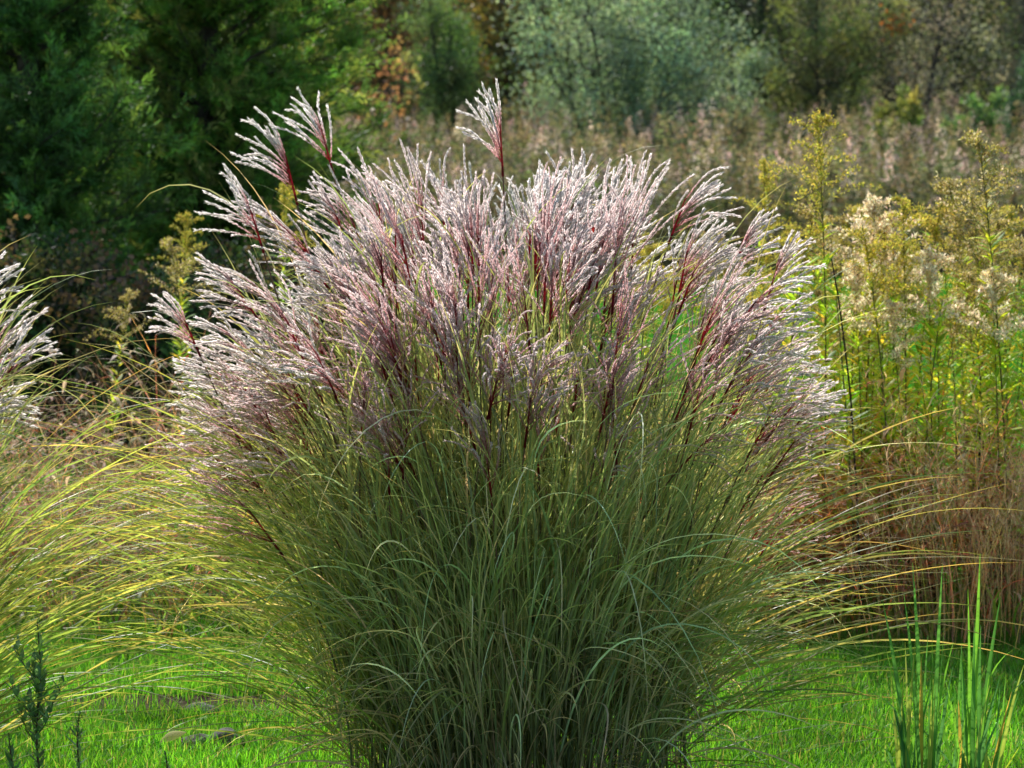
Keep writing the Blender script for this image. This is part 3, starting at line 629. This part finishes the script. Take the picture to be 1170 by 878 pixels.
# ------------------------------------------------------------------ young leafy shrubs at bottom left
def sprig(px, top, Y, label, side=1, lean=0.0):
    p = at(px, top, Y); x = p[0]; h = p[2]
    r = empty('young_shrub', (x, Y, 0), label, 'young shrub', 'small dark-leaved shoots at bottom left')
    z = np.linspace(0, h, 16); P = np.stack([lean * (z / h) ** 2 - lean + 0.006 * np.sin(z * 17), 0.01 * np.sin(z * 9), z], -1)
    mb = MB(); tubes(mb, P[None], np.linspace(.0045, .0016, 16)[None], np.tile(np.array([.09, .06, .035]), (1, 16, 1)), 6)
    starts, dirs = [], []
    zz = np.arange(h - 0.42 if h > .5 else .02, h, 0.0125)
    for i, q in enumerate(zz):
        pc = np.array([np.interp(q, z, P[:, 0]), np.interp(q, z, P[:, 1]), q])
        for s in (0, math.pi):
            starts.append(pc); dirs.append(i * 1.57 + s + rng.normal() * .3)
    if side:
        for k in range(9):
            z0 = h - rng.uniform(.16, .36); ph = rng.uniform(0, 6.28); pc = np.array([np.interp(z0, z, P[:, 0]), np.interp(z0, z, P[:, 1]), z0])
            Pb, _, _ = arcs(pc[None], np.array([ph]), np.array([R(55)]), np.array([R(15)]), np.array([1.]), np.array([rng.uniform(.07, .14)]), 8)
            tubes(mb, Pb, np.linspace(.002, .001, 8)[None], np.tile(np.array([.1, .08, .04]), (1, 8, 1)), 4)
            for i in range(1, 8):
                for s in (0, math.pi): starts.append(Pb[0, i]); dirs.append(i * 1.57 + s)
    mb.build('stem', M_STEM, r)
    starts = np.array(starts); dirs = np.array(dirs); n = len(starts)
    taper = np.clip((h - starts[:, 2]) / 0.07, .45, 1)
    a0 = R(1) * U(22, 48, n)
    Pl, _, sl = arcs(starts, dirs, a0, a0 + R(1) * U(10, 30, n), U(.8, 1.3, n), U(.030, .044, n) * taper, 6)
    c = mixc([(0.09, 0.16, 0.085), (0.12, 0.20, 0.10), (0.10, 0.17, 0.11), (0.17, 0.25, 0.09)], n, [.35, .3, .25, .1])
    fo = MB(); strips(fo, Pl, np.array([.25, .8, 1, .95, .6, .1])[None] * (U(.0052, .0080, n) * taper)[:, None], sl, np.repeat(c[:, None], 6, 1), .3, np.repeat(c[:, None] * 1.35, 6, 1))
    fo.build('foliage', M_GLOSS, r)
sprig(45, 708, 7.7, 'tallest of the dark-leaved shoots at bottom left, a slender upright stem', 1, 0.01)
sprig(92, 815, 7.75, 'middle-height dark-leaved shoot just right of the tallest one', 0, 0.012)
sprig(12, 838, 7.65, 'low dark-leaved shoot left of the tallest one at the corner', 0, -0.01)
sprig(190, 862, 7.8, 'smallest dark-leaved shoot, just poking up right of the other shoots', 0, 0.0)

# ------------------------------------------------------------------ far meadow
def meadow():
    mb = MB(); n = 4300
    Y = 33 + 29 * rng.random(n) ** 1.25; x = U(-1, 1, n) * (4 + Y * 0.235)
    n1 = 0.5 + 0.5 * np.sin(x * 0.9 + np.sin(Y * 0.5) * 2); h = U(.75, 1.3, n) + 0.16 * n1 + np.where(rng.random(n) < .06, U(.1, .5, n), 0) + (Y - 33) / 29 * 1.0 * U(.5, 1, n)
    p0 = np.stack([x, Y, 0 * x], -1)
    P, D, sd = arcs(p0, U(0, 6.28, n), R(1) * U(0, 6, n), R(1) * U(5, 25, n), U(1, 2, n), h, 6, .3)
    tubes(mb, P, np.linspace(.006, .003, 6)[None] * np.ones((n, 1)), np.repeat(jit((0.09, .085, .035), n)[:, None], 6, 1), 3)
    # leaves
    k = 46; M = n * k; f = np.tile(U(.2, .92, k), n) * 5; i = np.minimum(f.astype(int), 4); fr = (f - i)[:, None]; pi = np.repeat(np.arange(n), k)
    q = P[pi, i] * (1 - fr) + P[pi, i + 1] * fr + rng.normal(size=(M, 3)) * np.array([.05, .05, .02])
    gcol = mixc([(0.085, 0.115, 0.045), (0.12, 0.135, 0.055), (0.065, 0.085, 0.045), (0.16, 0.12, 0.07)], n)[pi]
    low = np.clip(1.15 - f / 5, 0, 1)[:, None]; gcol = gcol * (1 - .45 * low) + np.array([.09, .065, .04]) * .45 * low
    leaves(mb, q, nrm(rng.normal(size=(M, 3)) * np.array([1, 1, .6]) + [0, 0, .1]), U(.06, .15, M), U(.010, .024, M), jit(gcol, M, .2, .04))
    # heads
    k = 40; M = n * k; pi = np.repeat(np.arange(n), k); g = rng.random(M) ** 1.3
    rad = 0.10 * (1 - g * .75) * rng.random(M) ** .5; a = U(0, 6.28, M)
    q = P[pi, 5] + np.stack([rad * np.cos(a), rad * np.sin(a), -0.22 + g * .30], -1)
    n2 = np.sin(x * 1.7 + 3) * np.sin(Y * 0.9) + rng.normal(size=n) * .5 + .15
    hc = np.where((n2 > .25)[:, None], jit((0.40, 0.31, 0.285), n, .3), jit((0.23, 0.185, 0.095), n, .3)); hc = np.where((rng.random(n) < .2)[:, None], jit((.12, .15, .05), n), hc)
    leaves(mb, q, nrm(rng.normal(size=(M, 3)) + [0, 0, .6]), U(.02, .05, M), U(.006, .014, M), jit(hc[pi], M, .2, .04))
    return mb
tag(meadow().build('meadow', M_MEADOW), 'far meadow of faded goldenrod and pinkish seed heads below the wood', 'meadow', kind='stuff')

# ------------------------------------------------------------------ trees
def bark_tube(mb, P, r0, r1, c=(0.07, 0.055, 0.045)):
    B, N = P.shape[:2]; tubes(mb, P, np.linspace(1, 0, N)[None] * (np.asarray(r0) - np.asarray(r1))[:, None] + np.asarray(r1)[:, None], np.repeat(jit(c, B)[:, None], N, 1), 6)

def juniper(px, Y, h, rad, label, cols, nb=170, sprays=15, needles=30):
    x = at(px, 400, Y)[0]; r = empty('juniper_tree', (x, Y, 0), label, 'juniper', 'junipers on the left')
    tr, cr = MB(), MB()
    P, _, _ = arcs(np.zeros((1, 3)), np.array([1.]), np.array([0.02]), np.array([.06]), np.array([1.]), np.array([h * .97]), 12, .2)
    bark_tube(tr, P, [0.13], [0.015])
    z = h * (0.015 + 0.93 * rng.random(nb) ** 1.45); f = z / h
    prof = np.minimum(1, .85 + f * 1.5) * np.clip(1 - f, 0.02, 1) ** 0.62
    L = rad * prof * np.where(rng.random(nb) < .38, U(.2, .55, nb), U(.65, 1.2, nb)) + .15
    i = np.clip((f / .97 * 11).astype(int), 0, 10); p0 = P[0, i] + (P[0, i + 1] - P[0, i]) * 0.5; p0[:, 2] = z
    ph = U(0, 6.28, nb)
    Pb, Db, _ = arcs(p0, ph, R(1) * U(55, 82, nb), R(1) * U(40, 95, nb), U(1, 2, nb), L, 9, .35)
    bark_tube(tr, Pb, 0.008 + L * .008, np.full(nb, .004), (0.085, .065, .055))
    # sprays on the outer two thirds of each branch
    s = sprays; bi = np.repeat(np.arange(nb), s); tb = (0.06 + .94 * rng.random(nb * s) ** .8) * 8; ii = np.minimum(tb.astype(int), 7); fr = (tb - ii)[:, None]
    q = Pb[bi, ii] * (1 - fr) + Pb[bi, ii + 1] * fr; M = len(q)
    d = nrm(nrm(Pb[bi, ii + 1] - Pb[bi, ii]) + rng.normal(size=(M, 3)) * .55 + np.array([0, 0, .28])); Ls = U(.12, .38, M)
    q2 = q + d * Ls[:, None]; tubes(tr, np.stack([q, (q + q2) / 2 + rng.normal(size=(M, 3)) * .01, q2], 1), np.tile([.004, .003, .0015], (M, 1)), np.tile(np.array([.08, .07, .04]), (M, 3, 1)), 3)
    k = needles; u_ = rng.random((M, k)); qq = (q[:, None] + d[:, None] * (Ls[:, None] * u_)[..., None]).reshape(-1, 3) + rng.normal(size=(M * k, 3)) * .012
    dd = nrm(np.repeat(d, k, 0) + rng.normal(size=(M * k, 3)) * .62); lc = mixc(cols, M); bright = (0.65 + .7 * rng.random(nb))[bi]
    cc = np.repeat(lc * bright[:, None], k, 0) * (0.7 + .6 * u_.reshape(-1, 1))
    leaves(cr, qq, dd, U(.035, .085, M * k), U(.004, .0075, M * k), cc)
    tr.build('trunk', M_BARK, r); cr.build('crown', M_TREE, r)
JD = [(0.055, 0.105, 0.026), (0.07, 0.13, 0.03), (0.09, 0.14, 0.028), (0.12, 0.125, 0.04)]
JB = [(0.042, 0.085, 0.03), (0.055, 0.105, 0.032), (0.07, 0.12, 0.03)]
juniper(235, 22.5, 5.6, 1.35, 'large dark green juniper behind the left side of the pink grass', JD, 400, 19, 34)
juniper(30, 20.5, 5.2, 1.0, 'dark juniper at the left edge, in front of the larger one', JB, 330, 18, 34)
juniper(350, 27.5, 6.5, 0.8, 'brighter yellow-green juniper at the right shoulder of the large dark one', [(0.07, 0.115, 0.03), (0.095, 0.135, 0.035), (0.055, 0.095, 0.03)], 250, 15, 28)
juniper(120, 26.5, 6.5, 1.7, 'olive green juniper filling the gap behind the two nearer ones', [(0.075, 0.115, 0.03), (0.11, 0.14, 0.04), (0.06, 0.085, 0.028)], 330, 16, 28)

def broadleaf(name, px, Y, h, rad, label, cat, cols, nleaf=14000, ls=(.05, .10), wl=.3, clumps=70, stems=1, low=0.12, sparse=1.0, wts=None, bark=(0.07, .06, .05), group=None, accent=None):
    x = at(px, 111, Y)[0]; r = empty(name, (x, Y, 0), label, cat, group); tr, cr = MB(), MB()
    n = stems; ph = U(0, 6.28, n); b = np.stack([rad * .12 * np.cos(ph) * (n > 1), rad * .12 * np.sin(ph) * (n > 1), 0 * ph], -1)
    P, _, _ = arcs(b, ph, R(1) * U(0, 8 if n == 1 else 18, n), R(1) * U(3, 12 if n == 1 else 32, n), U(1, 1.5, n), U(.8, .98, n) * h, 12, .25)
    bark_tube(tr, P, np.full(n, .018 * h / n ** .4), np.full(n, .01), bark)
    m = clumps; si = rng.integers(0, n, m); t = low + (.97 - low) * rng.random(m); ti = t * 11; i0 = np.minimum(ti.astype(int), 10); fr = (ti - i0)[:, None]
    p0 = P[si, i0] * (1 - fr) + P[si, i0 + 1] * fr; prof = np.sin(np.clip((t - low * .6) / (1 - low * .6), .03, .97) * np.pi) ** .55
    L = rad * prof * U(.35, 1.1, m) * (1 if n == 1 else .75) + .1
    Pb, _, _ = arcs(p0, U(0, 6.28, m), R(1) * U(35, 85, m), R(1) * U(15, 95, m), U(1, 1.6, m), L, 7, .4)
    bark_tube(tr, Pb, .006 + L * .01, np.full(m, .004), bark)
    # twigs
    k = 5; bi = np.repeat(np.arange(m), k); q0 = Pb[bi, rng.integers(2, 7, m * k)]; d = nrm(rng.normal(size=(m * k, 3)) + [0, 0, .5]); q1 = q0 + d * (rad * U(.10, .30, m * k))[:, None]
    tubes(tr, np.stack([q0, (q0 + q1) / 2, q1], 1), np.tile([.006, .004, .002], (m * k, 1)), np.tile(np.array(bark) * 1.2, (m * k, 3, 1)), 3)
    a = rng.integers(0, m * k, nleaf); u_ = rng.random((nleaf, 1)); q = q0[a] * (1 - u_) + q1[a] * u_ + rng.normal(size=(nleaf, 3)) * rad * .075
    cc = mixc(cols, m, wts)[bi[a]] * U(.7, 1.3, nleaf)[:, None]
    if accent is not None: cc = np.where((rng.random(m) < accent[1])[bi[a]][:, None], jit(accent[0], nleaf, .25), cc)
    Ls = U(*ls, nleaf); leaves(cr, q, nrm(rng.normal(size=(nleaf, 3)) + [0, 0, -.1]), Ls, Ls * wl, cc)
    tr.build('trunk', bark and M_BARK, r); cr.build('crown', M_TREE, r)
    return r
for (px, Y, h, rd, lb_) in BRAMBLES:
    broadleaf('bramble', px, Y, h, rd, lb_, 'bramble', [(0.03, 0.055, 0.02), (0.045, 0.07, 0.025), (0.07, 0.06, 0.03), (0.10, 0.06, 0.04)], 9000, (.025, .05), .35, 110, 9, .02)
DG = [(0.045, 0.085, 0.033), (0.06, 0.105, 0.04), (0.08, 0.11, 0.045)]
SV = [(0.125, 0.17, 0.135), (0.165, 0.21, 0.17), (0.105, 0.145, 0.11)]
OL = [(0.09, 0.12, 0.045), (0.125, 0.135, 0.055), (0.075, 0.085, 0.045)]
GY = [(0.17, 0.165, 0.14), (0.13, 0.14, 0.105), (0.20, 0.17, 0.15)]
RB = [(0.09, 0.055, 0.03), (0.06, 0.06, 0.03), (0.12, 0.065, 0.03)]
broadleaf('silver_shrub', 705, 54, 4.9, 2.3, 'big silvery grey-green shrub in the middle at the meadow edge', 'shrub', SV, 26000, (.06, .11), .26, 150, 9, .03)
broadleaf('silver_shrub', 800, 56, 3.3, 1.3, 'small silvery shrub against the right flank of the big silvery one', 'shrub', SV, 9000, (.06, .11), .26, 70, 6, .03)
broadleaf('dark_bush', 522, 56, 4.2, 1.35, 'dark green rounded bush left of the big silvery shrub', 'bush', DG, 20000, (.04, .08), .25, 120, 5, .03)
broadleaf('orange_sapling', 425, 50, 3.3, 0.75, 'thin sapling with orange and yellow leaves right of the junipers', 'sapling', [(0.24, 0.13, 0.07), (0.22, 0.19, 0.06), (0.12, 0.13, 0.05), (0.24, 0.11, 0.07)], 560, (.06, .11), .4, 40, 2, .2)
broadleaf('russet_tree', 440, 62, 7.5, 2.3, 'russet brown autumn tree behind the orange sapling', 'tree', RB, 16000, (.06, .11), .35, 110, 1, .08)
broadleaf('golden_tree', 575, 66, 8.0, 2.0, 'autumn tree with orange and yellow leaves behind the dark rounded bush', 'tree', [(0.18, 0.11, 0.03), (0.07, 0.08, 0.03), (0.13, 0.11, 0.03)], 14000, (.06, .11), .35, 110, 1, .08)
broadleaf('dark_evergreen', 865, 60, 8.0, 1.35, 'blackish evergreen tree right of the silvery shrubs', 'tree', [(0.018, 0.036, 0.018), (0.026, 0.046, 0.02)], 26000, (.04, .09), .2, 150, 1, .02)
broadleaf('olive_tree', 935, 57, 4.4, 1.6, 'olive green bushy tree right of the blackish evergreen', 'tree', OL, 18000, (.05, .1), .3, 110, 4, .03, accent=((0.32, 0.10, 0.03), .015))
broadleaf('grey_thicket', 1035, 59, 5.5, 1.9, 'hazy grey twiggy half-bare tree in the upper right', 'tree', GY, 11000, (.05, .09), .25, 170, 7, .03, bark=(.12, .105, .09))
broadleaf('dark_bush', 1155, 52, 3.1, 0.75, 'dark blue-green bush at the right edge above the meadow', 'bush', [(0.022, 0.048, 0.032), (0.032, 0.062, 0.036)], 15000, (.05, .1), .22, 90, 4, .03)
broadleaf('green_bush', 1100, 50, 2.3, 0.55, 'low fresh green bush beside the dark bush at the right edge', 'bush', [(0.055, 0.105, 0.04), (0.07, 0.125, 0.045)], 5000, (.06, .1), .35, 50, 4, .03)
broadleaf('green_bush', 1010, 49, 2.2, 0.5, 'low yellow-green bush below the grey half-bare tree', 'bush', [(0.14, 0.14, 0.045), (0.10, 0.13, 0.04)], 4200, (.05, .1), .3, 50, 4, .03)
back = [(330, 'dull green tree behind the junipers, left of the russet tree', OL), (490, 'dim green tree between the russet and golden trees', DG), (640, 'dark tree behind the left half of the big silvery shrub', DG),
        (770, 'deep green tree behind the right half of the big silvery shrub', DG), (920, 'grey-green tree directly behind the blackish evergreen', GY), (1000, 'brownish tree behind the grey half-bare tree', [(0.08, .065, .04), (.06, .06, .035)]),
        (1090, 'dull olive tree behind the grey half-bare tree and dark bush', OL), (1180, 'tall grey-green tree behind the dark bush at the right edge', GY),
        (230, 'dim tree far behind the large dark juniper', DG), (80, 'dim olive tree far behind the leftmost juniper', OL)]
for (px, lb_, cs) in back:
    broadleaf('woodland_tree', px, rng.uniform(68, 75), rng.uniform(8, 10.5), rng.uniform(2.3, 2.9), lb_, 'tree', cs, 15000, (.07, .13), .32, 120, 1, .02, group='trees at the back of the meadow')
print('quads', sum(len(m.polygons) for m in bpy.data.meshes))
